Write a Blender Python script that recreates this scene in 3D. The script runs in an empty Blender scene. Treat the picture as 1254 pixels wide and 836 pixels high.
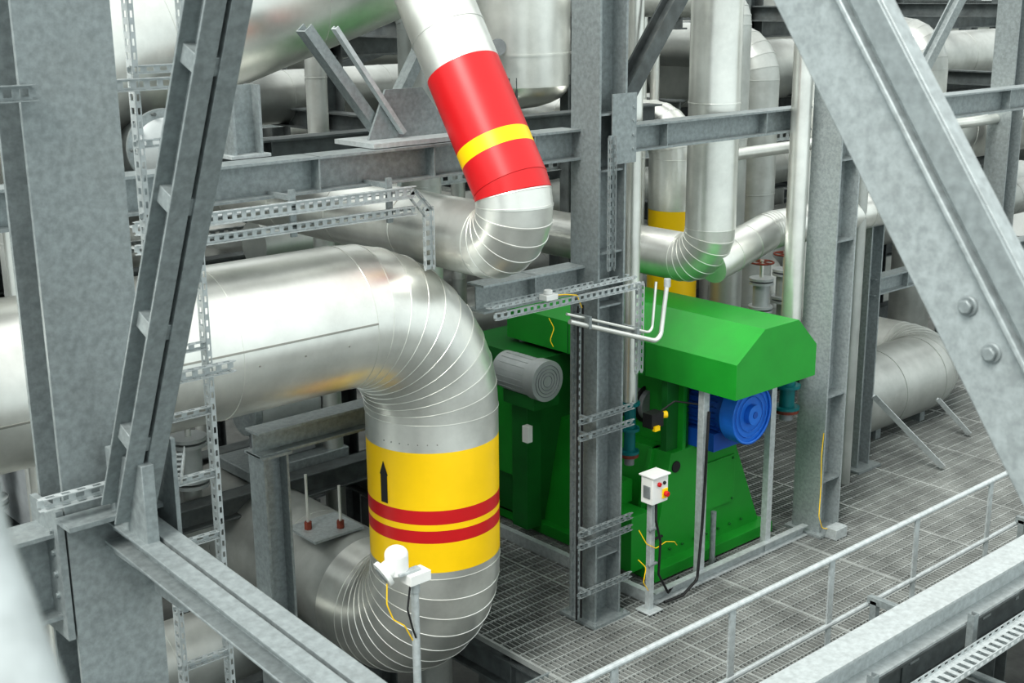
import bpy, math, random
from mathutils import Vector, Matrix, Quaternion
random.seed(7)
V=Vector
scene=bpy.context.scene
scene.view_settings.view_transform='Standard'
try: scene.view_settings.look='Medium High Contrast'
except Exception: pass
scene.view_settings.exposure=0.3

# ---------------- materials ----------------
def mat(name,col,metal=0.0,rough=0.5,var=0.12,scale=6.0,bump=0.0,col2=None,detail=6,dirt=0.0):
    m=bpy.data.materials.new(name); m.use_nodes=True
    nt=m.node_tree; n=nt.nodes; l=nt.links
    b=n['Principled BSDF']
    b.inputs['Metallic'].default_value=metal
    tc=n.new('ShaderNodeTexCoord'); nz=n.new('ShaderNodeTexNoise')
    nz.inputs['Scale'].default_value=scale; nz.inputs['Detail'].default_value=detail
    nz.inputs['Roughness'].default_value=0.6
    l.new(tc.outputs['Object'],nz.inputs['Vector'])
    cr=n.new('ShaderNodeValToRGB')
    c2=col2 if col2 else tuple(max(0,c*(1-var*2)) for c in col)
    c1=tuple(min(1,c*(1+var)) for c in col)
    cr.color_ramp.elements[0].position=0.35; cr.color_ramp.elements[0].color=(*c2,1)
    cr.color_ramp.elements[1].position=0.65; cr.color_ramp.elements[1].color=(*c1,1)
    l.new(nz.outputs['Fac'],cr.inputs['Fac'])
    out=cr.outputs['Color']
    if dirt>0:
        n2=n.new('ShaderNodeTexNoise'); n2.inputs['Scale'].default_value=1.3; n2.inputs['Detail'].default_value=8
        n2.inputs['Roughness'].default_value=0.7
        l.new(tc.outputs['Object'],n2.inputs['Vector'])
        r2=n.new('ShaderNodeValToRGB'); r2.color_ramp.elements[0].position=0.5; r2.color_ramp.elements[1].position=0.75
        l.new(n2.outputs['Fac'],r2.inputs['Fac'])
        ml=n.new('ShaderNodeMath'); ml.operation='MULTIPLY'; ml.inputs[1].default_value=dirt
        l.new(r2.outputs['Color'],ml.inputs[0])
        mx=n.new('ShaderNodeMix'); mx.data_type='RGBA'
        l.new(ml.outputs[0],mx.inputs[0]); l.new(out,mx.inputs[6]); mx.inputs[7].default_value=(0.16,0.14,0.11,1)
        out=mx.outputs[2]
    l.new(out,b.inputs['Base Color'])
    mr=n.new('ShaderNodeMapRange'); mr.inputs[3].default_value=max(0,rough-0.08); mr.inputs[4].default_value=min(1,rough+0.1)
    l.new(nz.outputs['Fac'],mr.inputs[0]); l.new(mr.outputs[0],b.inputs['Roughness'])
    if bump>0:
        bp=n.new('ShaderNodeBump'); bp.inputs['Strength'].default_value=bump; bp.inputs['Distance'].default_value=0.01
        l.new(nz.outputs['Fac'],bp.inputs['Height']); l.new(bp.outputs['Normal'],b.inputs['Normal'])
    return m
ALU=mat('aluminium_cladding',(0.78,0.79,0.75),0.80,0.31,0.06,3.0,0.05,dirt=0.22)
ALU2=mat('aluminium_dull',(0.45,0.47,0.45),0.6,0.40,0.08,3.0,0.03,dirt=0.25)
SEAM=mat('lap_joint',(0.34,0.34,0.31),0.6,0.5,0.08,3.0)
GALV=mat('galvanised_steel',(0.275,0.31,0.315),0.35,0.45,0.10,30.0,0.05,detail=12,dirt=0.15)
GALVM=mat('galvanised_medium',(0.36,0.40,0.405),0.35,0.45,0.10,40.0,0.05,detail=12,dirt=0.15)
GALVL=mat('galvanised_light',(0.47,0.51,0.515),0.3,0.45,0.08,26.0,0.04,detail=12,dirt=0.12)
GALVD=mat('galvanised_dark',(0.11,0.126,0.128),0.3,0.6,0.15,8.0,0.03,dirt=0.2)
YEL=mat('yellow_paint',(0.93,0.60,0.003),0,0.35,0.02,4.0)
RED=mat('red_paint',(0.55,0.012,0.016),0,0.35,0.03,4.0)
BLK=mat('black_rubber',(0.012,0.012,0.013),0,0.5)
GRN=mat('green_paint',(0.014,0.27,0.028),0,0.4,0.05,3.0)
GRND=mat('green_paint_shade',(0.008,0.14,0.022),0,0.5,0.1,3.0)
BLU=mat('blue_paint',(0.01,0.09,0.40),0,0.4,0.05)
BLUL=mat('light_blue_paint',(0.02,0.17,0.62),0,0.4,0.05)
TEAL=mat('teal_paint',(0.0,0.14,0.15),0,0.4,0.05)
WHT=mat('white_plastic',(0.78,0.79,0.77),0,0.4,0.03)
MOT=mat('motor_grey',(0.24,0.26,0.27),0.2,0.5,0.1)
MOTL=mat('motor_light_grey',(0.42,0.45,0.45),0.3,0.45,0.06)
CONC=mat('concrete',(0.10,0.105,0.10),0,0.9,0.2,1.5,0.1)
GRAT=mat('grating_steel',(0.36,0.38,0.37),0.3,0.5,0.15,3.0)
PANEL=mat('wall_cladding',(0.55,0.58,0.57),0.1,0.7,0.1,0.5)
GLASS=mat('window_glass',(0.85,0.9,0.92),0,0.2,0.05)
RUST=mat('rusty_iron',(0.20,0.05,0.03),0.2,0.7,0.2,20)

# ---------------- mesh builder ----------------
class B:
    def __init__(s,name): s.name=name; s.v=[]; s.f=[]; s.mi=[]; s.mats=[]
    def m(s,mt):
        if mt not in s.mats: s.mats.append(mt)
        return s.mats.index(mt)
    def add(s,vs,fs,mt):
        o=len(s.v); s.v+= [tuple(v) for v in vs]; k=s.m(mt)
        for f in fs: s.f.append([i+o for i in f]); s.mi.append(k)
    def box(s,lo,hi,mt):
        x0,y0,z0=lo; x1,y1,z1=hi
        s.add([(x0,y0,z0),(x1,y0,z0),(x1,y1,z0),(x0,y1,z0),(x0,y0,z1),(x1,y0,z1),(x1,y1,z1),(x0,y1,z1)],
              [(0,3,2,1),(4,5,6,7),(0,1,5,4),(1,2,6,5),(2,3,7,6),(3,0,4,7)],mt)
    def prism(s,prof,p0,p1,up,mt):
        p0=V(p0);p1=V(p1);d=(p1-p0).normalized();up=V(up)
        sd=d.cross(up).normalized();u=sd.cross(d).normalized();n=len(prof)
        vs=[p0+sd*a+u*b for a,b in prof]+[p1+sd*a+u*b for a,b in prof]
        fs=[(i,(i+1)%n,(i+1)%n+n,i+n) for i in range(n)]
        fs=[tuple(reversed(f)) for f in fs]
        fs+=[tuple(range(n)),tuple(reversed(range(n,2*n)))]
        s.add(vs,fs,mt)
    def rect(s,p0,p1,up,w,h,mt):
        s.prism([(-w/2,-h/2),(w/2,-h/2),(w/2,h/2),(-w/2,h/2)],p0,p1,up,mt)
    def H(s,p0,p1,up,w,h,mt,tf=0.018,tw=0.012):
        s.prism([(-w/2,-h/2),(w/2,-h/2),(w/2,-h/2+tf),(tw/2,-h/2+tf),(tw/2,h/2-tf),(w/2,h/2-tf),(w/2,h/2),(-w/2,h/2),
                 (-w/2,h/2-tf),(-tw/2,h/2-tf),(-tw/2,-h/2+tf),(-w/2,-h/2+tf)],p0,p1,up,mt)
    def C(s,p0,p1,up,w,h,mt,t=0.01):
        s.prism([(-w/2,-h/2),(w/2,-h/2),(w/2,-h/2+t),(-w/2+t,-h/2+t),(-w/2+t,h/2-t),(w/2,h/2-t),(w/2,h/2),(-w/2,h/2)],p0,p1,up,mt)
    def CC(s,p0,p1,up,w,h,gap,mt,t=0.012):
        a=gap/2;k=w/2
        s.prism([(a,-h/2),(k,-h/2),(k,-h/2+t),(a+t,-h/2+t),(a+t,h/2-t),(k,h/2-t),(k,h/2),(a,h/2)],p0,p1,up,mt)
        s.prism([(-k,-h/2),(-a,-h/2),(-a,h/2),(-k,h/2),(-k,h/2-t),(-a-t,h/2-t),(-a-t,-h/2+t),(-k,-h/2+t)],p0,p1,up,mt)
    def L(s,p0,p1,up,w,h,mt,t=0.008):
        s.prism([(0,0),(w,0),(w,t),(t,t),(t,h),(0,h)],p0,p1,up,mt)
    def cyl(s,p0,p1,r,mt,n=24,r2=None):
        p0=V(p0);p1=V(p1);d=(p1-p0).normalized();r2=r if r2 is None else r2
        a=d.orthogonal().normalized();b=d.cross(a)
        c=[(math.cos(2*math.pi*i/n),math.sin(2*math.pi*i/n)) for i in range(n)]
        vs=[p0+a*r*x+b*r*y for x,y in c]+[p1+a*r2*x+b*r2*y for x,y in c]
        fs=[(i,(i+1)%n,(i+1)%n+n,i+n) for i in range(n)]+[tuple(reversed(range(n))),tuple(range(n,2*n))]
        s.add(vs,fs,mt)
    def dome(s,p,d,r,h,mt,n=32):
        p=V(p);d=V(d).normalized();a=d.orthogonal().normalized();b=d.cross(a);vs=[];fs=[];K=6
        for k in range(K):
            t=math.pi/2*k/K
            for i in range(n):
                q=2*math.pi*i/n
                vs.append(p+d*h*math.sin(t)+(a*math.cos(q)+b*math.sin(q))*r*math.cos(t))
        vs.append(p+d*h)
        for k in range(K-1):
            for i in range(n): fs.append((k*n+i,k*n+(i+1)%n,(k+1)*n+(i+1)%n,(k+1)*n+i))
        for i in range(n): fs.append(((K-1)*n+i,(K-1)*n+(i+1)%n,K*n))
        s.add(vs,fs,mt)
    def sweep(s,pts,r,R,mt,seam=1.0,gores=9,bands=(),n=56,sh=0.0035,cap=True):
        P=[V(p) for p in pts]
        if not isinstance(R,(list,tuple)): R=[R]*(len(P)-2)
        prims=[];cur=P[0]
        for i in range(1,len(P)-1):
            d0=(P[i]-P[i-1]).normalized();d1=(P[i+1]-P[i]).normalized();th=d0.angle(d1)
            if th<1e-3: continue
            Lt=R[i-1]*math.tan(th/2);a=P[i]-d0*Lt;e=P[i]+d1*Lt
            prims.append(('L',cur,a,(a-cur).length))
            nn=d0.cross(d1).normalized();c=a+nn.cross(d0)*R[i-1]
            prims.append(('A',c,a-c,nn,th,d0,R[i-1]*th));cur=e
        prims.append(('L',cur,P[-1],(P[-1]-cur).length))
        st=[];S=0;ints=[];starts=[]
        for j,p in enumerate(prims):
            ln=p[-1];starts.append(S);ss=[]
            for bd in bands:
                if bd[0]==j:
                    e1=min(bd[2],ln); ints.append((S+bd[1],S+e1,bd[3])); st.append((S+bd[1],0,j)); st.append((S+e1,0,j))
            if p[0]=='L':
                pos=[0.0,ln]+[x for bd in bands if bd[0]==j and bd[3]!=ALU2 for x in (bd[1],min(bd[2],ln))]
                if seam:
                    k=int(ln/seam)
                    ss=[ln*(q+1)/(k+1) for q in range(k)]
                st.append((S,0,j)); st.append((S+ln,0,j))
                for q in ss:
                    if all(abs(q-z)>0.02 for z in pos) and not any(bd[0]==j and bd[3]!=ALU2 and bd[1]<q<bd[2] for bd in bands):
                        for o,dr in((-.007,0),(-.0055,sh),(.0055,sh),(.007,0)): st.append((S+q+o,dr,j))
            else:
                for q in range(gores+1):
                    x=ln*q/gores
                    if sh>0 and gores>3:
                        for o,dr in((-.0048,0),(-.0036,sh),(.0036,sh),(.0048,0)):
                            xx=min(max(x+o,0),ln); st.append((S+xx,dr,j))
                    else: st.append((S+x,0,j))
            S+=ln
        st.sort(key=lambda z:(z[0],z[2]))
        frames=[];t0=None;a=None
        for (q,dr,j) in st:
            p=prims[j];x=q-starts[j]
            if p[0]=='L':
                t=(P[1]-P[0]).normalized() if p[3]<1e-9 else (p[2]-p[1]).normalized();pos=p[1]+t*x
            else:
                rot=Quaternion(p[3],p[4]*x/p[6]);pos=p[1]+rot@p[2];t=(rot@p[5]).normalized()
            if t0 is None: a=t.orthogonal().normalized()
            else: a=(t0.rotation_difference(t)@a);a=(a-t*a.dot(t)).normalized()
            t0=t;frames.append((pos,t,a.copy(),r+dr,q))
        ob=len(s.v)
        for pos,t,a,rr,q in frames:
            b=t.cross(a)
            for i in range(n):
                w=2*math.pi*i/n; s.v.append(tuple(pos+(a*math.cos(w)+b*math.sin(w))*rr))
        for k in range(len(frames)-1):
            if abs(frames[k+1][4]-frames[k][4])<1e-6 and abs(frames[k+1][3]-frames[k][3])<1e-6: continue
            mid=(frames[k][4]+frames[k+1][4])/2;mm=mt
            for i0,i1,bm in ints:
                if i0<=mid<=i1: mm=bm
            kk=s.m(mm)
            for i in range(n):
                s.f.append([ob+k*n+i,ob+k*n+(i+1)%n,ob+(k+1)*n+(i+1)%n,ob+(k+1)*n+i]);s.mi.append(kk)
        if cap:
            s.f.append(list(reversed(range(ob,ob+n))));s.mi.append(s.m(mt))
            e=ob+(len(frames)-1)*n
            s.f.append(list(range(e,e+n)));s.mi.append(s.m(mt))
    def tube(s,pts,r,mt,R=0.06,n=12):
        s.sweep(pts,r,R,mt,seam=0,gores=5,n=n,sh=0)
    def tray(s,p0,p1,up,w,h,mt,step=0.06,hole=0.5):
        p0=V(p0);p1=V(p1);d=(p1-p0);Ln=d.length;d.normalize();up=V(up)
        sd=d.cross(up).normalized();u=sd.cross(d).normalized();t=0.004
        for sg in(-1,1):
            c=sd*sg*(w/2)
            for off in (0,h-h*0.25):
                s.rect(p0+c+u*(off+h*0.125),p1+c+u*(off+h*0.125),u,t,h*0.25,mt)
            e=sd*sg*(w*0.38)
            s.rect(p0+e,p1+e,u,w*0.24,t,mt)
        k=max(1,int(Ln/step))
        for i in range(k+1):
            q=p0+d*(Ln*i/k)
            s.rect(q-sd*w*0.3,q+sd*w*0.3,u,step*hole,t*0.9,mt)
            for sg in(-1,1):
                s.rect(q+sd*sg*w/2+u*h*0.2,q+sd*sg*w/2+u*h*0.8,d,t*0.9,step*hole,mt)
    def bolt(s,p,d,r,mt):
        p=V(p);d=V(d).normalized(); s.cyl(p,p+d*r*0.35,r*1.35,mt,20); s.cyl(p+d*r*0.35,p+d*r*1.1,r,mt,6)
    def make(s,bevel=0):
        me=bpy.data.meshes.new(s.name); me.from_pydata(s.v,[],s.f)
        for m_ in s.mats: me.materials.append(m_)
        me.polygons.foreach_set('material_index',s.mi)
        me.polygons.foreach_set('use_smooth',[True]*len(me.polygons))
        me.update()
        me.set_sharp_from_angle(angle=math.radians(28))
        o=bpy.data.objects.new(s.name,me); scene.collection.objects.link(o)
        if bevel:
            md=o.modifiers.new('bevel','BEVEL'); md.width=bevel; md.segments=2; md.limit_method='ANGLE'; md.angle_limit=math.radians(35)
        return o
Z=(0,0,1);X=(1,0,0);Y=(0,1,0)

# ---------------- ground, far building ----------------
b=B('ground'); b.box((-30,-20,-5.2),(70,70,-5),CONC); b.make()
b=B('far_building')
b.box((-30,44,-5),(70,45,9),PANEL); b.box((50,-15,-5),(51,45,9),PANEL)
for i in range(40):
    b.box((-28+i*2.4,43.9,5.2),(-26.2+i*2.4,44,6.6),GLASS); b.box((-28+i*2.4,43.9,1.0),(-26.2+i*2.4,44,3.6),GLASS)
    b.box((-29+i*2.4,43.7,-5),(-28.8+i*2.4,44,9),GALV)
for i in range(24):
    b.box((49.9,-14+i*2.4,1.0),(50,-12.2+i*2.4,3.6),GLASS)
b.make()

# ---------------- grating floor ----------------
b=B('floor')
def grate(x0,x1,y0,y1,z=0,px=0.045,py=0.11):
    x=x0
    while x<=x1: b.box((x-.0035,y0,z-.035),(x+.0035,y1,z),GRAT); x+=px
    y=y0
    while y<=y1: b.box((x0,y-.005,z-.012),(x1,y+.005,z+.001),GRAT); y+=py
    x=x0
    while x<=x1+.01: b.box((x-.012,y0,z-.04),(x+.012,y1,z+.003),GRAT); x+=1.07
    for yy in (y0,y1): b.box((x0,yy-.01,z-.05),(x1,yy+.01,z+.006),GALV)
grate(5.78,20.5,4.62,9.2)
grate(5.0,5.78,4.62,6.15)
b.make()
b=B('floor_substructure')
for yy in (4.62,6.6,8.6,11):
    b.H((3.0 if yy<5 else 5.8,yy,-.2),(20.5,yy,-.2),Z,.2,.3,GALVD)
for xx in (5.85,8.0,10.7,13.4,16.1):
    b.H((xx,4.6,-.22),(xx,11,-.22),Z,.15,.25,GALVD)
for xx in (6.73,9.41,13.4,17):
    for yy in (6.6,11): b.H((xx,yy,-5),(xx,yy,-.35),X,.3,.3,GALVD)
b.make()

# ---------------- columns ----------------
def column(x,y,z0,z1,ax,w,h,mt,plates=True,name='steel_column'):
    b=B(name); b.H((x,y,z0),(x,y,z1),ax,w,h,mt,tf=.02,tw=.014)
    if plates: b.box((x-.2,y-.2,z0),(x+.2,y+.2,z0+.025),mt)
    return b
b=column(6.68,6.58,0,6.2,X,.285,.285,GALV)
for z in (0.55,2.55,2.95,3.55,3.95):
    b.box((6.56,6.45,z),(6.80,6.72,z+.015),GALV)
b.box((6.84,6.5,3.7),(6.86,6.74,4.2),GALV)
b.box((6.66,6.425,3.6),(6.91,6.435,4.1),GALV)
for dz in (3.7,3.8,3.9,4.0):
    b.bolt((6.88,6.43,dz),(0,-1,0),.012,GALV)
for dx,dy in ((-.17,-.17),(.17,-.17),(-.17,.17)): b.bolt((6.68+dx,6.58+dy,.025),(0,0,1),.014,GALV)
b.make()
b=column(9.41,6.42,0,4.4,X,.3,.3,GALVM)
for z in (0.5,1.3,2.7,3.4): b.box((9.27,6.28,z),(9.55,6.56,z+.015),GALV)
b.make()
CX=2.14
b=B('steel_column')
b.H((CX,5.2,-5),(CX,5.2,6.5),Y,.40,.28,GALV,tf=.022,tw=.014)
b.box((CX-.25,4.9,2.66),(CX+.25,5.05,2.68),GALV)
b.box((CX+.17,4.78,2.2),(CX+.19,5.1,3.0),GALV)
for z in (2.60,2.17): b.box((CX-.2,5.08,z),(CX+.2,5.32,z+.018),GALV)
b.make()
column(11.04,7.1,0,2.6,X,.22,.22,GALV).make()

# ---------------- left node: brace and beams ----------------
b=B('diagonal_brace')
p0=V((2.14,4.88,2.70));p1=V((2.28,3.52,5.9));upv=V((0,1,.43))
b.CC(p0,p1,upv,.18,.14,.018,GALV)
dd=(p1-p0).normalized(); sd=dd.cross(upv).normalized()
b.box((2.115,4.66,2.58),(2.17,5.0,2.96),GALV)
for i in range(6):
    q=p0+dd*(.4+.55*i); b.rect(q-sd*.07,q+sd*.07,upv,.07,.12,GALV)
b.make(bevel=.003)
b=B('steel_beam')
b.H((-1.5,5.2,2.39),(CX-.15,5.2,2.39),Z,.2,.4,GALV)
b.box((1.7,5.09,2.19),(1.72,5.31,2.59),GALV)
b.box((1.9,5.06,2.1),(1.93,5.34,2.7),GALV)
for z in (2.2,2.3,2.4,2.5,2.6): b.bolt((1.9,5.12,z),(-1,0,0),.012,GALV)
b.make()
b=B('steel_beam')
b.CC((2.18,5.02,2.58),(2.16,0.6,2.35),Z,.19,.12,.018,GALV)
b.box((2.10,4.6,2.48),(2.26,5.05,2.50),GALV)
b.make(bevel=.003)
b=B('steel_beam'); b.H((-1,4.75,1.62),(2.3,4.75,1.62),Z,.2,.2,GALVL); b.make()

# right near brace
b=B('diagonal_brace')
d=V((0,-.63,-.92)).normalized()
c=V((2.82,1.98,4.78)); nrm=V((0,-.92,.63)).normalized()
p0=c-d*1.1;p1=c+d*2.3
w=.27
b.rect(p0,p1,nrm,.014,w,GALVM)
for sg,dp in((-1,.05),(1,.05)):
    e=nrm*sg*(w/2-.006)
    b.rect(p0+e+V((dp/2,0,0)),p1+e+V((dp/2,0,0)),nrm,dp,.012,GALVM)
e=nrm*(.045)
b.rect(p0+e+V((-.018,0,0)),p1+e+V((-.018,0,0)),nrm,.035,.014,GALVM)
e=nrm*(.10)
b.rect(p0+e+V((-.018,0,0)),p1+e+V((-.018,0,0)),nrm,.012,.070,GALV)
for q in (.85,.975):
    b.bolt(c+d*q+nrm*(-.027)+V((-.007,0,0)),(-1,0,0),.019,GALV)
b.make(bevel=.004)

# foreground handrail bend near camera
b=B('handrail')
b.tube([(.262,.93,4.60),(.262,.875,4.43),(.277,.815,4.29),(.28,.76,3.6),(.28,.76,3.2)],.032,GALVL,R=.05,n=24)
b.tube([(.28,.76,3.65),(-1.2,.76,3.65)],.02,GALVL)
b.make()

# ---------------- main beam rows ----------------
def beam(p0,p1,w,h,mt,stiff=0,name='steel_beam'):
    b=B(name); b.H(p0,p1,Z,w,h,mt,tf=.016)
    p0=V(p0);p1=V(p1);d=(p1-p0).normalized();sd=d.cross(V(Z))
    k=stiff
    for i in range(k):
        q=p0+(p1-p0)*((i+.5)/k)
        b.rect(q-V((0,0,h/2)),q+V((0,0,h/2)),d,w*.95,.01,mt)
    b.make()
beam((1.2,6.72,3.74),(6.54,6.72,3.74),.2,.22,GALV,6)
beam((6.85,6.7,3.74),(9.3,6.7,3.74),.18,.2,GALV,2)
beam((5.56,6.66,2.76),(6.54,6.66,2.76),.18,.2,GALVM,1)
beam((2.0,8.6,3.62),(9.5,8.6,3.62),.2,.24,GALVD,6)
b=B('diagonal_brace'); b.H((6.86,6.6,3.95),(8.3,6.6,5.75),Y,.12,.14,GALVD); b.make()
b=B('pipe_support')
b.H((3.98,6.95,3.86),(3.98,6.95,4.28),X,.16,.2,GALV)
b.C((4.46,6.95,4.60),(5.0,6.95,3.92),Y,.07,.1,GALV)
b.C((4.60,6.82,4.60),(5.1,6.82,3.92),Y,.03,.05,GALVL)
b.C((5.55,7.05,4.6),(5.12,7.05,3.95),Y,.07,.1,GALV)
b.add([(4.85,6.86,3.88),(5.55,6.86,3.88),(5.3,6.86,4.2),(5.0,6.86,4.2),(4.85,6.88,3.88),(5.55,6.88,3.88),(5.3,6.88,4.2),(5.0,6.88,4.2)],
  [(0,1,2,3),(7,6,5,4),(0,4,5,1),(1,5,6,2),(2,6,7,3),(3,7,4,0)],GALV)
b.box((4.75,6.66,3.855),(5.6,7.1,3.885),GALVL)
b.box((3.85,6.85,3.85),(4.12,7.05,3.87),GALVL)
b.make()

# ---------------- main insulated pipe ----------------
b=B('insulated_pipe')
r=.462
b.sweep([(-3,6.72,2.8),(5.2,6.72,2.8),(5.2,6.72,.30),(5.2,13.0,.30)],r,[.75,.65],ALU,seam=1.05,gores=10,n=80,
  bands=[(2,.19,.60,YEL),(2,.60,.70,RED),(2,.70,.745,YEL),(2,.745,.835,RED),(2,.835,1.05,YEL),(4,.25,5.6,ALU2)])
def lap(b,x0,x1,ang,rr,cy,cz):
    b.rect((x0,cy-rr*math.cos(ang),cz+rr*math.sin(ang)),(x1,cy-rr*math.cos(ang),cz+rr*math.sin(ang)),(0,-math.cos(ang),math.sin(ang)),.012,.006,SEAM)
lap(b,-3,2.9,-.18,.463,6.72,2.8); lap(b,2.9,4.45,.10,.463,6.72,2.8)
for i in range(24):
    x=-2.9+i*.31
    for a in (-.12,):
        b.cyl((x,6.72-.461*math.cos(a),2.8+.461*math.sin(a)),(x,6.72-.466*math.cos(a),2.8+.466*math.sin(a)),.006,SEAM,6)
for i in range(7):
    q=math.radians(188+i*8)
    b.cyl((5.2+.461*math.cos(q),6.72+.461*math.sin(q),1.92),(5.2+.466*math.cos(q),6.72+.466*math.sin(q),1.92),.005,SEAM,6)
def cyl_pt(ang,z,rr=.4645): return (5.2+rr*math.cos(ang),6.72+rr*math.sin(ang),z)
a0=math.radians(186)
prof=[(-.032,1.47),(-.032,1.67),(-.040,1.67),(0,1.77),(.040,1.67),(.032,1.67),(.032,1.47)]
def arrow(b,a0,prof):
    vs=[cyl_pt(a0+x/.462,z) for x,z in prof]
    b.add(vs,[tuple(range(len(vs)))],BLK)
arrow(b,a0,prof)
b.make()

# red banded pipe
b=B('insulated_pipe')
b.sweep([(5.34,6.917,5.0),(5.34,5.79,3.25),(5.34,12.5,3.25)],.245,[.25],ALU,seam=.8,gores=8,n=64,
  bands=[(0,.81,1.33,RED),(0,1.33,1.43,YEL),(0,1.43,2.2,RED),(1,0,.0655,RED)])
b.make()
# large sloping duct top left
b=B('insulated_duct')
b.sweep([(1.6,7.8,3.96),(4.2,7.8,4.76),(8.0,7.8,5.93)],.60,.5,ALU,seam=1.3,gores=2,n=72)
b.make()
# vertical silver pipe + elbow
b=B('insulated_pipe')
b.sweep([(8.47,7.0,6.0),(8.47,7.0,2.55),(8.47,12,2.55)],.215,[.30],ALU,seam=1.2,gores=7,n=48,bands=[(0,1.2,1.27,TEAL)])
b.sweep([(8.49,7.0,2.52),(9.3,7.0,2.72),(12.5,7.0,2.72)],.17,[.5],ALU,seam=.35,gores=4,n=40)
b.make()
b=B('insulated_pipe')
b.sweep([(9.7,8.5,.2),(9.7,8.5,3.5),(9.7,13,3.5)],.25,[.3],ALU,seam=.6,gores=6,n=48,bands=[(0,1.35,2.50,YEL)])
b.add([(9.5-.005,8.5-.158,2.2),(9.47-.005,8.5-.112,2.2),(9.47-.005,8.5-.112,2.45),(9.5-.005,8.5-.158,2.45)],[(0,1,2,3)],BLK)
b.make()
def drop(x,y,z,r,name='drain_pipe'):
    b=B(name); b.cyl((x,y,z+.45),(x,y,6),r,ALU,24); b.cyl((x,y,z),(x,y,z+.45),r*.8,TEAL,20)
    for q in (0,.2,.42): b.cyl((x,y,z+q),(x,y,z+q+.025),r*1.35,TEAL,20)
    b.cyl((x,y,z-.1),(x,y,z),r*.7,MOT,16)
    b.cyl((x,y,z-.03),(x,y,z-.0),r*1.3,RUST,16)
    b.make()
drop(7.40,6.90,1.1,.06); drop(9.06,6.55,1.2,.085)

# vertical tank
b=B('storage_tank'); b.cyl((8.8,9.95,3.9),(8.8,9.95,6.5),.62,ALU,48); b.dome((8.8,9.95,3.9),(0,0,-1),.62,.25,ALU)
for z in (4.2,4.8,5.3): b.cyl((8.8,9.95,z),(8.8,9.95,z+.02),.63,ALU,48)
b.H((8.4,9.5,2),(8.4,9.5,4.0),X,.12,.12,GALVD);b.H((9.2,9.5,2),(9.2,9.5,4.0),X,.12,.12,GALVD)
b.cyl((8.35,9.6,4.3),(8.22,9.45,4.3),.05,MOT,20); b.cyl((8.22,9.45,4.3),(8.2,9.43,4.3),.08,MOT,20)
b.cyl((8.05,9.5,4.1),(8.05,9.5,4.45),.03,MOT,12); b.cyl((8.05,9.5,4.2),(8.05,9.5,4.24),.06,MOT,12)
b.make()
b=B('pressure_vessel')
b.cyl((3.55,7.1,3.93),(3.95,9.6,3.60),.2,GALVD,40); b.cyl((3.546,7.08,3.93),(3.55,7.11,3.93),.23,GALV,40); b.dome((3.546,7.08,3.93),(-.15,-1,.1),.19,.05,MOTL)
for i in range(10):
    a=i*math.pi/5; b.cyl((3.546+.21*math.cos(a),7.06,3.93+.21*math.sin(a)),(3.546+.21*math.cos(a),7.09,3.93+.21*math.sin(a)),.012,GALVD,6)
b.make()

# ---------------- cable trays / ladders ----------------
b=B('cable_tray')
b.tray((3.0,6.42,3.60),(4.86,6.42,3.60),(0,-1,0),.07,.035,GALVL); b.tray((3.0,6.42,3.485),(4.86,6.42,3.485),(0,-1,0),.05,.035,GALVL)
b.rect((3.0,6.47,3.60),(4.86,6.47,3.60),Z,.06,.008,GALVL); b.rect((3.0,6.47,3.485),(4.86,6.47,3.485),Z,.06,.008,GALVL)
b.tray((4.86,6.42,3.58),(4.97,6.42,3.46),(0,-1,0),.07,.03,GALVL)
b.tray((4.97,6.42,3.48),(4.97,6.42,3.10),(0,-1,0),.07,.03,GALVL)
for x in (3.3,4.0,4.7): b.rect((x,6.45,3.42),(x,6.45,3.7),Y,.04,.02,GALV); b.rect((x,6.45,3.65),(x,6.7,3.65),Z,.03,.03,GALV)
b.make()
b=B('cable_tray')
b.tray((5.5,6.38,2.69),(6.90,6.38,2.69),(0,-1,0),.045,.03,GALVL)
b.tray((5.5,6.44,2.735),(6.90,6.44,2.735),Z,.08,.025,GALVL)
b.tray((6.91,6.38,2.70),(6.91,6.38,2.02),(0,-1,0),.06,.035,GALVL)
b.make()
b=B('cable_tray')
b.tray((6.40,6.5,.12),(6.40,6.5,2.6),(-1,0,0),.06,.03,GALV)
b.tray((6.62,6.4,2.85),(6.62,6.4,3.8),(0,-1,0),.06,.03,GALV)
for z in (.35,.85,1.75,1.62,.75):
    b.tray((6.32,6.40,z),(6.88,6.40,z),(0,-1,0),.04,.03,GALV); 
    b.rect((6.40,6.5,z),(6.40,6.36,z),Z,.03,.03,GALV)
for x in (6.37,6.42): b.tube([(x,6.47,.1),(x,6.47,2.6)],.008,BLK)
b.make()
b=B('cable_ladder')
for x in (2.62,2.88):
    b.tray((x,5.52,-1.0),(x,5.52,5.6),(1,0,0),.06,.025,GALVL)
z=-.8
while z<5.6:
    b.tray((2.62,5.52,z),(2.88,5.52,z),(0,-1,0),.035,.03,GALVL); z+=.33
b.tray((2.34,5.45,3.05),(2.98,5.45,3.05),(0,-1,0),.05,.04,GALVL)
b.tray((2.34,5.45,4.42),(2.98,5.45,4.42),(0,-1,0),.05,.04,GALVL)
b.make()
b=B('cable_bracket')
b.tray((1.2,5.04,4.44),(1.98,5.04,4.44),(0,-1,0),.06,.04,GALV)
b.tray((1.82,5.0,2.78),(2.16,5.0,2.78),(0,-1,0),.05,.04,GALVL)
b.tray((2.40,4.95,2.72),(2.60,5.3,2.72),Z,.05,.04,GALVL)
b.make()

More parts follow.
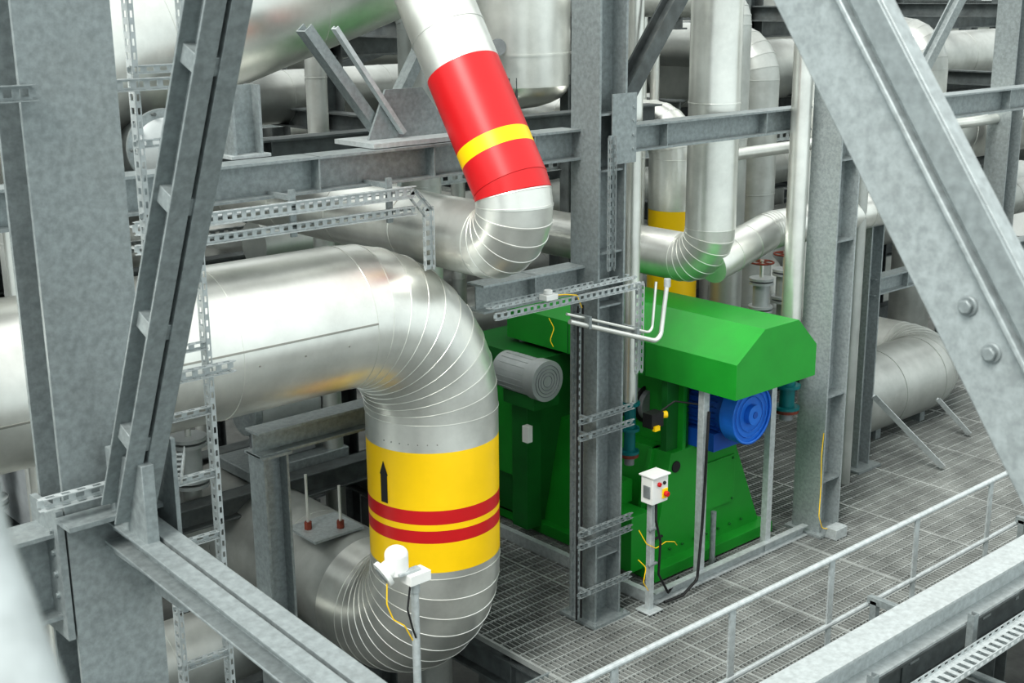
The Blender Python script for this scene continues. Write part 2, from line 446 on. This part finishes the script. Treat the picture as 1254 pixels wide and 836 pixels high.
# ---------------- guard rail & outer beam ----------------
b=B('guard_rail')
b.tube([(3.77,4.6,1.06),(9.1,4.6,1.06),(20,4.6,1.06)],.021,GALVL)
b.tube([(3.77,4.6,.56),(20,4.6,.56)],.018,GALVL)
b.box((5.0,4.575,.0),(20,4.585,.12),GALV)
x=3.77
while x<20:
    b.rect((x,4.6,-.1),(x,4.6,1.06),X,.012,.06,GALVL); b.box((x-.06,4.53,-.1),(x+.06,4.6,0.0),GALV); x+=1.067
b.make()
b=B('edge_beam')
b.H((2.6,4.02,.74),(20,4.02,.74),Z,.22,.24,GALVL)
x=3.2
while x<20: b.rect((x,4.02,.6),(x,4.6,.6),Z,.05,.05,GALV); b.rect((x,4.55,-.1),(x,4.55,.6),X,.05,.05,GALV); x+=2.13
b.make()
b=B('cable_tray')
b.tray((3.5,3.78,.50),(20,3.78,.50),(0,-1,0),.1,.05,GALVL,step=.08)
b.tray((3.5,3.68,.56),(20,3.68,.56),Z,.16,.04,GALVL,step=.08)
x=4.0
while x<19: b.C((x,3.9,.25),(x,3.6,.25),Z,.05,.06,GALV); b.C((x,3.88,.25),(x,3.88,.7),X,.05,.06,GALV); x+=1.2
b.make()
b=B('process_pipe')
b.sweep([(3,3.45,-.1),(20,3.45,-.1)],.12,.3,ALU2,seam=1.0,n=32)
b.make()
b=B('process_pipe')
b.sweep([(3,3.9,-1.1),(20,3.9,-1.1)],.2,.3,ALU2,seam=1.0,n=32)
b.make()

# ---------------- green machine ----------------
b=B('compressor_unit')
def yprism(b,prof,y0,y1,mt):
    n=len(prof); vs=[(x,y0,z) for x,z in prof]+[(x,y1,z) for x,z in prof]
    fs=[(i,(i+1)%n,(i+1)%n+n,i+n) for i in range(n)]+[tuple(reversed(range(n))),tuple(range(n,2*n))]
    b.add(vs,fs,mt)
yprism(b,[(7.5,.1),(8.95,.1),(8.52,1.06),(7.72,1.06)],6.72,9.0,GRN)
b.box((7.42,6.60,.02),(9.0,9.1,.12),GRN)
for y in (6.9,7.5,8.1,8.7):
    b.add([(7.44,y,.12),(7.44,y+.04,.12),(7.68,y+.04,1.06),(7.68,y,1.06),(7.8,y,1.06),(7.8,y+.04,1.06),(7.6,y,.12),(7.6,y+.04,.12)],
          [(0,3,2,1),(0,6,4,3),(1,2,5,7),(3,4,5,2)],GRN)
b.box((7.28,6.75,.1),(7.5,7.3,.6),GRN); b.box((7.36,7.0,.6),(7.55,7.25,.8),GRN)
b.cyl((7.78,6.71,.93),(7.78,6.73,.93),.05,BLK,20)  # black disc painted for the dark inside a round hole
b.cyl((7.47,6.712,.35),(7.62,6.712,.35),.012,BLK,10)
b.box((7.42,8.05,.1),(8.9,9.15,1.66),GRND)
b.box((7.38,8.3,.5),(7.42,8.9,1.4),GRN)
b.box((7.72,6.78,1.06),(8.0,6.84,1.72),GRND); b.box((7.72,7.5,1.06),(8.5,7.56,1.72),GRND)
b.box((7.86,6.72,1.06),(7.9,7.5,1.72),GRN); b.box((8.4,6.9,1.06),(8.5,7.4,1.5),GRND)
# bolted flange lines and access cover on the housing front
for i in range(7): b.cyl((7.72+i*.16,6.715,.2),(7.72+i*.16,6.70,.2),.012,GRND,6)
b.box((8.12,6.70,.42),(8.55,6.72,.86),GRN)
for px_,pz_ in ((8.15,.45),(8.52,.45),(8.15,.83),(8.52,.83)): b.cyl((px_,6.70,pz_),(px_,6.69,pz_),.012,GRND,6)
yprism(b,[(7.66,1.70),(8.70,1.70),(8.70,1.97),(8.44,2.22),(8.0,2.22),(7.66,1.99)],6.02,8.72,GRN)
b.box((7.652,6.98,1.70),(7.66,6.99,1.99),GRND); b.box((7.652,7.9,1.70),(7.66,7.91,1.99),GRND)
for x in (7.76,8.66):
    b.C((x,6.42,.0),(x,6.42,1.70),X,.06,.07,GALVL)
b.C((7.76,8.6,.0),(7.76,8.6,1.7),X,.06,.07,GALV)
b.tube([(8.03,6.5,.0),(8.03,6.5,.52)],.025,GALV)
b.cyl((8.22,6.42,1.40),(8.22,7.2,1.40),.215,BLU,40)
for i in range(28):
    q=2*math.pi*i/28
    b.rect((8.22+.225*math.cos(q),6.5,1.40+.225*math.sin(q)),(8.22+.225*math.cos(q),7.15,1.40+.225*math.sin(q)),(math.cos(q),0,math.sin(q)),.008,.03,BLU)
b.sweep([(8.22,6.28,1.40),(8.22,6.42,1.40)],.26,.1,BLUL,seam=0,n=40,sh=0,cap=False)
b.cyl((8.22,6.30,1.40),(8.22,6.31,1.40),.255,BLUL,40)
for rr in (.25,.20,.15):
    pts=[(8.22+rr*math.cos(t*math.pi/12),6.29,1.40+rr*math.sin(t*math.pi/12)) for t in range(25)]
    for t in range(24): b.cyl(pts[t],pts[t+1],.011 if rr>.24 else .004,BLUL,8)
b.cyl((8.22,6.25,1.40),(8.22,6.3,1.40),.085,BLUL,24); b.cyl((8.22,6.245,1.40),(8.22,6.25,1.40),.03,BLU,24)
b.box((8.0,6.5,1.06),(8.44,7.1,1.22),BLU)
b.cyl((8.22,7.2,1.4),(8.22,7.6,1.4),.07,MOT); b.cyl((8.15,7.6,1.38),(8.15,8.05,1.38),.26,MOT,32)
b.cyl((7.9,7.1,1.36),(7.9,7.9,1.36),.14,MOT,24)
for y in (7.15,7.35,7.55,7.75): b.cyl((7.9,y,1.36),(7.9,y+.02,1.36),.17,BLK,24)
b.cyl((7.22,7.80,1.58),(7.22,8.25,1.58),.165,MOTL,40)
for i in range(18):
    q=2*math.pi*i/18
    b.rect((7.22+.166*math.cos(q),7.86,1.58+.166*math.sin(q)),(7.22+.166*math.cos(q),8.2,1.58+.166*math.sin(q)),(math.cos(q),0,math.sin(q)),.003,.006,MOTL)
b.cyl((7.22,7.70,1.58),(7.22,7.82,1.58),.182,MOTL,40)
for rr in (.05,.08,.11,.14):
    for t in range(24):
        a=t*math.pi/12;c2=a+math.pi/12
        b.cyl((7.22+rr*math.cos(a),7.698,1.58+rr*math.sin(a)),(7.22+rr*math.cos(c2),7.698,1.58+rr*math.sin(c2)),.004,MOT,6)
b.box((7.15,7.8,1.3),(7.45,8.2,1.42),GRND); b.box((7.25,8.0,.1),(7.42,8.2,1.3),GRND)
b.box((7.12,7.85,1.0),(7.18,7.92,1.15),WHT)
b.make(bevel=.006)

b=B('skid_curb')
b.C((7.15,6.38,.05),(9.2,6.38,.05),Z,.06,.1,GALVL); b.C((7.15,6.4,.05),(7.15,9.2,.05),Z,.06,.1,GALVL)
b.make()

b=B('control_station')
b.rect((7.05,6.33,.0),(7.05,6.33,1.05),X,.05,.05,GALVL); b.box((6.97,6.25,0),(7.13,6.41,.015),GALVL)
for z in (.4,.7): b.box((7.0,6.29,z),(7.1,6.32,z+.02),GALV)
b.box((6.96,6.24,.95),(7.14,6.36,1.17),WHT); b.box((6.95,6.22,1.17),(7.15,6.38,1.185),WHT)
b.cyl((7.03,6.24,1.11),(7.03,6.22,1.11),.018,RED,16); b.cyl((7.09,6.24,1.11),(7.09,6.225,1.11),.014,BLK,16)
b.box((7.07,6.23,.98),(7.13,6.24,1.06),YEL); b.cyl((7.10,6.23,1.02),(7.10,6.20,1.02),.022,RED,20)
b.box((6.95,6.26,1.0),(6.96,6.33,1.1),MOT)
b.tube([(7.04,6.27,.95),(7.02,6.25,.8),(7.1,6.27,.6),(7.12,6.3,.3),(7.3,6.35,.06),(7.6,6.5,.05)],.01,BLK,R=.03)
b.make(bevel=.004)
b=B('sensor_box')  # black and yellow sensor box with its cable, gives no light
b.box((7.28,6.55,1.42),(7.42,6.65,1.54),BLK); b.box((7.30,6.53,1.40),(7.36,6.56,1.44),YEL); b.cyl((7.42,6.6,1.5),(7.48,6.57,1.5),.03,YEL,20)
b.tube([(7.42,6.6,1.52),(7.55,6.55,1.6),(7.75,6.45,1.55)],.008,BLK,R=.03)
b.make()
b=B('power_cable')
b.tube([(7.78,6.38,1.5),(7.74,6.36,1.2),(7.76,6.38,.9),(7.7,6.35,.5),(7.6,6.3,.1),(7.4,6.28,.03),(7.2,6.3,.03)],.012,BLK,R=.05)
b.make()
b=B('earthing_cable')
b.tube([(9.23,6.26,1.0),(9.20,6.25,.8),(9.22,6.25,.5),(9.14,6.2,.25),(9.2,6.2,.12),(9.3,6.2,.08)],.004,YEL,R=.05)
b.tube([(6.88,6.3,.75),(6.95,6.28,.62),(7.06,6.28,.55),(7.2,6.3,.56),(7.35,6.34,.5),(7.45,6.4,.42)],.004,YEL,R=.05)
b.tube([(6.88,6.3,.5),(6.95,6.28,.42),(6.92,6.28,.3),(7.0,6.3,.2)],.004,YEL,R=.05)
b.tube([(5.92,6.3,2.62),(5.97,6.3,2.54),(5.93,6.3,2.46),(5.98,6.32,2.4)],.003,YEL,R=.03)
b.tube([(6.02,6.34,2.76),(6.12,6.34,2.75),(6.25,6.36,2.72),(6.36,6.42,2.6)],.004,YEL,R=.04)
b.make()
b=B('instrument_tube')
b.tube([(6.12,6.30,2.56),(7.03,6.26,2.25),(7.12,6.28,2.70)],.018,ALU,R=.07); b.tube([(6.12,6.33,2.61),(6.98,6.30,2.32),(7.05,6.33,2.70)],.011,ALU,R=.05)
for x,z in ((6.3,2.51),(6.8,2.34)): b.box((x-.012,6.27,z-.03),(x+.012,6.43,z+.06),GALV)
b.cyl((7.12,6.28,2.66),(7.12,6.28,2.72),.026,GALVL,16)
b.make()
b=B('junction_box'); b.box((9.28,6.1,0),(9.45,6.22,.1),GALVL); b.make(bevel=.004)
b=B('junction_box'); b.box((5.90,6.30,2.74),(6.01,6.38,2.78),WHT); b.cyl((5.95,6.34,2.78),(5.95,6.34,2.81),.03,WHT); b.make(bevel=.004)

# sensor lamp on post
b=B('area_lamp')
px,py,zz=3.56,4.78,.045
b.tube([(px,py,-.2),(px,py,1.93+zz)],.021,GALVL,n=20)
b.cyl((px,py,1.84+zz),(px,py,1.90+zz),.028,GALVL,20)
b.box((px-.06,py-.05,1.90+zz),(px+.07,py+.04,1.955+zz),WHT)
b.box((px-.10,py-.02,1.955+zz),(px+.03,py+.02,1.97+zz),GALVL)
hx,hy,hz=3.49,4.83,2.0+zz
ax=V((-.55,.1,-.30)).normalized()
c0=V((hx,hy,hz))
b.cyl(c0-ax*.02,c0+ax*.07,.050,WHT,32); b.cyl(c0+ax*.07,c0+ax*.095,.070,WHT,32); b.cyl(c0+ax*.095,c0+ax*.10,.045,MOTL,32)
b.cyl((hx,hy,hz-.05),(hx,hy,hz+.05),.060,WHT,32); b.dome((hx,hy,hz+.05),(0,0,1),.060,.045,WHT)
b.tube([(3.42,4.82,1.96),(3.40,4.80,1.86),(3.43,4.79,1.77),(3.49,4.78,1.72),(3.54,4.78,1.62)],.0035,YEL,R=.04)
b.tube([(3.52,4.76,1.95),(3.49,4.75,1.82),(3.52,4.75,1.70),(3.545,4.76,1.64)],.005,BLK,R=.04)
b.make(bevel=.003)

# ---------------- left mid structures under the big pipe ----------------
b=B('pipe_support')
b.H((4.32,7.45,-.6),(4.32,7.45,1.72),X,.2,.2,GALV); b.H((4.2,7.45,1.82),(6.2,7.45,1.82),Z,.18,.18,GALV)
b.box((4.2,7.33,1.72),(4.44,7.57,1.74),GALV)
b.H((6.1,7.45,0),(6.1,7.45,1.72),X,.16,.16,GALV)
b.make()
b=B('pipe_leg'); b.sweep([(2.6,6.95,-5),(2.6,6.95,2.36)],.11,.3,ALU,seam=.8,n=32); b.make()
b=B('support_plate')
b.box((4.85,7.75,.77),(5.3,8.15,.79),GALVM)
for x,y,h in ((4.95,8.0,.45),(5.15,7.85,.35)):
    b.cyl((x,y,.79),(x,y,.79+h),.012,ALU); b.cyl((x,y,.79),(x,y,.85),.03,RUST,6)
b.make()
def valve(x,y,z,s=1.0,mt=MOTL):
    b=B('gate_valve')
    b.cyl((x,y,z-.5*s),(x,y,z-.2*s),.08*s,ALU2)
    for q in (-.2,-.15,.15,.2): b.cyl((x,y,z+q*s),(x,y,z+(q+.03)*s),.15*s,mt,24)
    b.cyl((x,y,z-.15*s),(x,y,z+.15*s),.1*s,mt)
    b.cyl((x,y,z+.2*s),(x,y,z+.45*s),.025*s,ALU)
    for t in range(16):
        a=t*math.pi/8;c=(t+1)*math.pi/8;R=.14*s
        b.cyl((x+R*math.cos(a),y+R*math.sin(a),z+.42*s),(x+R*math.cos(c),y+R*math.sin(c),z+.42*s),.012*s,RUST,8)
    for t in range(4):
        a=t*math.pi/2; b.cyl((x,y,z+.42*s),(x+.14*s*math.cos(a),y+.14*s*math.sin(a),z+.42*s),.008*s,RUST,8)
    b.make()
for v in ((3.75,8.2,1.3,1),(4.6,9.2,1.1,1),(5.9,9.4,1.2,.9),(10.0,7.6,1.9,.8),(10.5,7.7,1.9,.8),(6.1,10.2,1.4,.9),(3.1,9.6,1.2,1),(5.3,10.3,1.3,.8)): valve(*v)
b=B('pump_motor')
b.cyl((5.3,9.4,1.35),(5.9,9.4,1.35),.2,MOTL,32); b.box((5.35,9.25,.9),(5.85,9.55,1.2),MOT); b.cyl((5.22,9.4,1.35),(5.3,9.4,1.35),.22,GALV,32)
b.box((5.1,9.1,.8),(6.1,9.7,.9),GALV)
b.make(bevel=.01)
b=B('equipment_skid')
b.H((2.5,9.0,.72),(6.4,9.0,.72),Z,.18,.2,GALVD); b.H((2.5,10.0,.72),(6.4,10.0,.72),Z,.18,.2,GALVD)
for x in (2.6,3.9,6.3): b.H((x,8.9,.5),(x,10.1,.5),Z,.18,.2,GALVD); b.H((x,9.0,-5),(x,9.0,.4),X,.2,.2,GALVD)
b.box((3.3,9.3,.82),(4.3,9.9,1.5),MOT); b.cyl((3.8,9.25,1.2),(3.8,9.3,1.2),.2,GALV,24)
b.make(bevel=.006)
for (p0,p1,r) in (((-2,8.0,.1),(4.6,8.0,.1),.3),((1,9.5,-1.2),(4.6,9.5,-1.2),.35),((3.4,5.6,-1.8),(3.4,14,-1.8),.3),((4.3,5.0,-2.8),(4.3,14,-2.8),.45)):
    b=B('process_pipe'); b.sweep([p0,p1],r,.3,ALU2,seam=1,n=36); b.make()
b=B('lower_frame')
for z in (-.9,-2.4):
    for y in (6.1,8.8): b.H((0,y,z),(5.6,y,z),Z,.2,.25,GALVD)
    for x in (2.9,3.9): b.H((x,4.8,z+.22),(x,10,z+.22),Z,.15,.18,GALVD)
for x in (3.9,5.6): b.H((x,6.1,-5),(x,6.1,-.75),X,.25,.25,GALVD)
b.make()

# ---------------- right middle ----------------
b=B('insulated_pipe')
b.sweep([(11.3,7.6,.50),(13.4,7.6,.50),(13.4,10.5,.50)],.44,[.5],ALU2,seam=1.2,gores=7,n=56,sh=.006)
b.box((11.9,7.4,.0),(12.0,7.8,.15),GALV); b.box((12.8,7.4,.0),(12.9,7.8,.15),GALV)
b.make()
b=B('diagonal_brace'); b.L((11.1,6.98,.75),(11.55,6.4,.02),X,.07,.07,GALVL); b.make()
b=B('diagonal_brace'); b.L((12.5,7.05,.4),(12.7,6.75,.02),X,.06,.06,GALVL); b.make()
beam((11.1,7.1,1.9),(16,7.1,1.9),.15,.18,GALV,4)
beam((9.55,6.42,3.74),(20,6.42,3.74),.2,.22,GALV,6)
b=B('process_pipe'); b.cyl((10.55,6.9,0),(10.55,6.9,3.2),.07,ALU2); b.cyl((11.5,7.5,.9),(11.5,7.5,4),.12,ALU2); b.cyl((11.5,7.5,.92),(11.5,7.5,.96),.2,ALU2); b.make()
b=B('process_pipe'); b.sweep([(9.6,8.0,3.25),(19,8.0,3.25)],.06,.3,ALU,seam=0,n=20); b.make()
b=B('insulated_pipe'); b.sweep([(13.0,8.6,3.1),(22,8.6,3.1)],.42,.3,ALU,seam=1.1,n=48); b.make()
b=B('insulated_pipe'); b.sweep([(12.0,10.6,3.8),(24,10.6,3.8)],.38,.3,ALU2,seam=1.1,n=48); b.make()
b=B('diagonal_brace'); b.H((14.2,9.15,2.6),(16.6,9.15,5.4),Y,.14,.14,GALV); b.make()
b=B('diagonal_brace'); b.H((13.4,9.35,5.4),(15.4,9.35,2.8),Y,.14,.14,GALV); b.make()
b=B('steel_column'); b.H((15.2,7.95,0),(15.2,7.95,6),X,.3,.3,GALV); b.make()

# ---------------- background pipe racks ----------------
def rack(y,xs,zs,mt,name='pipe_rack_frame'):
    b=B(name)
    for x in xs: b.H((x,y,-5),(x,y,6.6),X,.28,.28,mt)
    for z in zs: b.H((xs[0],y,z),(xs[-1],y,z),Z,.18,.24,mt)
    for i in range(0,len(xs)-1,2):
        b.H((xs[i],y,zs[-2]),(xs[i+1],y,zs[-1]),Y,.12,.12,mt)
    b.make()
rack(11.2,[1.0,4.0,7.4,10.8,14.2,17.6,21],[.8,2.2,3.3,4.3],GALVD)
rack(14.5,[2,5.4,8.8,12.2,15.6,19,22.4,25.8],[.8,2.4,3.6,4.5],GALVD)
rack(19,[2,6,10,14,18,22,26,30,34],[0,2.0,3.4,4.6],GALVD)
rack(26,[2,7,12,17,22,27,32,37,42],[0,2.0,3.4,4.6],GALV)
rack(34,[0,6,12,18,24,30,36,42,48],[0,2.4,4.2],GALV)
b=B('pipe_rack_frame')
for x in (4,7.4,10.8,14.2,17.6,21):
    for z in (2.4,3.55,4.5): b.H((x,9.4,z),(x,26,z),Z,.16,.2,GALVD)
b.make()
for y,z,r,x0,x1 in ((10.2,2.6,.22,5.9,20),(10.7,1.35,.3,6,22),(12.0,3.75,.28,1,24),(12.6,2.8,.2,1,24),(13.3,2.85,.33,2,26),(12.2,1.2,.35,1,24),
    (15.3,3.0,.3,2,30),(16.0,4.1,.38,2,30),(16.9,2.9,.25,2,30),(17.4,1.1,.4,2,30),(20,3.9,.3,2,34),(21,2.5,.4,2,34),(23.5,1.0,.5,2,36),
    (28.5,2.6,.5,5,40),(35,3.0,.6,0,45)):
    b=B('process_pipe'); b.sweep([(x0,y,z),(x1,y,z)],r,.3,random.choice([ALU2,ALU2,ALU]),seam=1.3,n=28); b.make()
for x,z,r,y0,y1 in ((6.3,4.75,.16,8.2,20),(7.0,1.9,.12,9.5,18),(11.6,4.2,.25,9,24),(12.6,1.5,.3,9.5,22),(15.9,4.15,.28,9.5,24),(18.6,2.7,.4,8.5,24),(3.4,4.6,.2,9,18),(10.2,4.7,.16,8.2,20)):
    b=B('process_pipe'); b.sweep([(x,y0,.1 if x>6.5 else -4),(x,y0,z),(x,y1,z)],r,r*1.4,ALU2,seam=1.3,gores=6,n=32); b.make()
for x,y,r in ((6.0,9.2,.09),(7.9,9.7,.07),(11.9,9.8,.14),(13.2,9.4,.09),(15.0,9.8,.2),(16.4,8.0,.1),(3.15,8.5,.1),(3.5,9.2,.07),(10.9,8.9,.09),(12.6,12.8,.2),(17.2,13,.25),(19.5,16,.3),(14,16,.2),(10.4,9.6,.05),(10.6,9.6,.05),(12.3,8.9,.06)):
    b=B('riser_pipe'); b.sweep([(x,y,0.0 if x>5.8 else -5),(x,y,6.2)],r,.3,random.choice([ALU,ALU2]),seam=1.2,n=24); b.make()
for x,y,z0,z1,r in ((13.6,13.0,-1,3.2,.7),(21,14,-2,4.2,1.0),(17.5,20.5,-3,5,1.3),(6.5,17,-3,5,1.0)):
    b=B('process_vessel'); b.cyl((x,y,z0),(x,y,z1),r,ALU2,40); b.dome((x,y,z1),(0,0,1),r,r*.4,ALU2)
    z=z0+.5
    while z<z1: b.cyl((x,y,z),(x,y,z+.02),r+.01,ALU2,40); z+=.8
    b.cyl((x,y,-5),(x,y,z0),r*.6,GALVD,24)
    b.make()
b=B('cable_tray')
for y,z in ((9.6,3.1),(13.8,3.3),(13.9,2.0)): b.tray((5.8,y,z),(20,y,z),(0,-1,0),.12,.06,GALVL,step=.12)
b.make()

# ---------------- world, light, camera ----------------
w=bpy.data.worlds.new('overcast_sky'); scene.world=w; w.use_nodes=True
nt=w.node_tree; bg=nt.nodes['Background']
tc=nt.nodes.new('ShaderNodeTexCoord'); sx=nt.nodes.new('ShaderNodeSeparateXYZ'); cr=nt.nodes.new('ShaderNodeValToRGB')
nt.links.new(tc.outputs['Generated'],sx.inputs[0]); nt.links.new(sx.outputs['Z'],cr.inputs[0]); nt.links.new(cr.outputs[0],bg.inputs[0])
cr.color_ramp.elements[0].position=0.0; cr.color_ramp.elements[0].color=(.68,.76,.76,1)
cr.color_ramp.elements[1].position=0.8; cr.color_ramp.elements[1].color=(.97,1.0,.98,1)
bg.inputs[1].default_value=1.1
sl=bpy.data.lights.new('sun','SUN'); sl.energy=2.6; sl.angle=math.radians(25); sl.color=(1,.98,.93)
so=bpy.data.objects.new('sun',sl); scene.collection.objects.link(so)
so.rotation_euler=V((-1.3,-.35,1.6)).to_track_quat('Z','Y').to_euler(); so.location=(0,0,20)

rr=V((.749,-.663,0)).normalized(); F=V((.640,.723,-.262)).normalized(); U=rr.cross(F).normalized()
rho=math.radians(.5)
cu=U*math.cos(rho)+rr*math.sin(rho); crt=rr*math.cos(rho)-U*math.sin(rho)
M=Matrix((( crt.x,cu.x,-F.x,0),(crt.y,cu.y,-F.y,0),(crt.z,cu.z,-F.z,4.8),(0,0,0,1)))
cd=bpy.data.cameras.new('camera'); cd.sensor_width=36; cd.lens=36*1575/1254; cd.clip_start=.05; cd.clip_end=300
cd.dof.use_dof=True; cd.dof.focus_distance=9.0; cd.dof.aperture_fstop=5.6
co=bpy.data.objects.new('camera',cd); co.matrix_world=M; scene.collection.objects.link(co); scene.camera=co
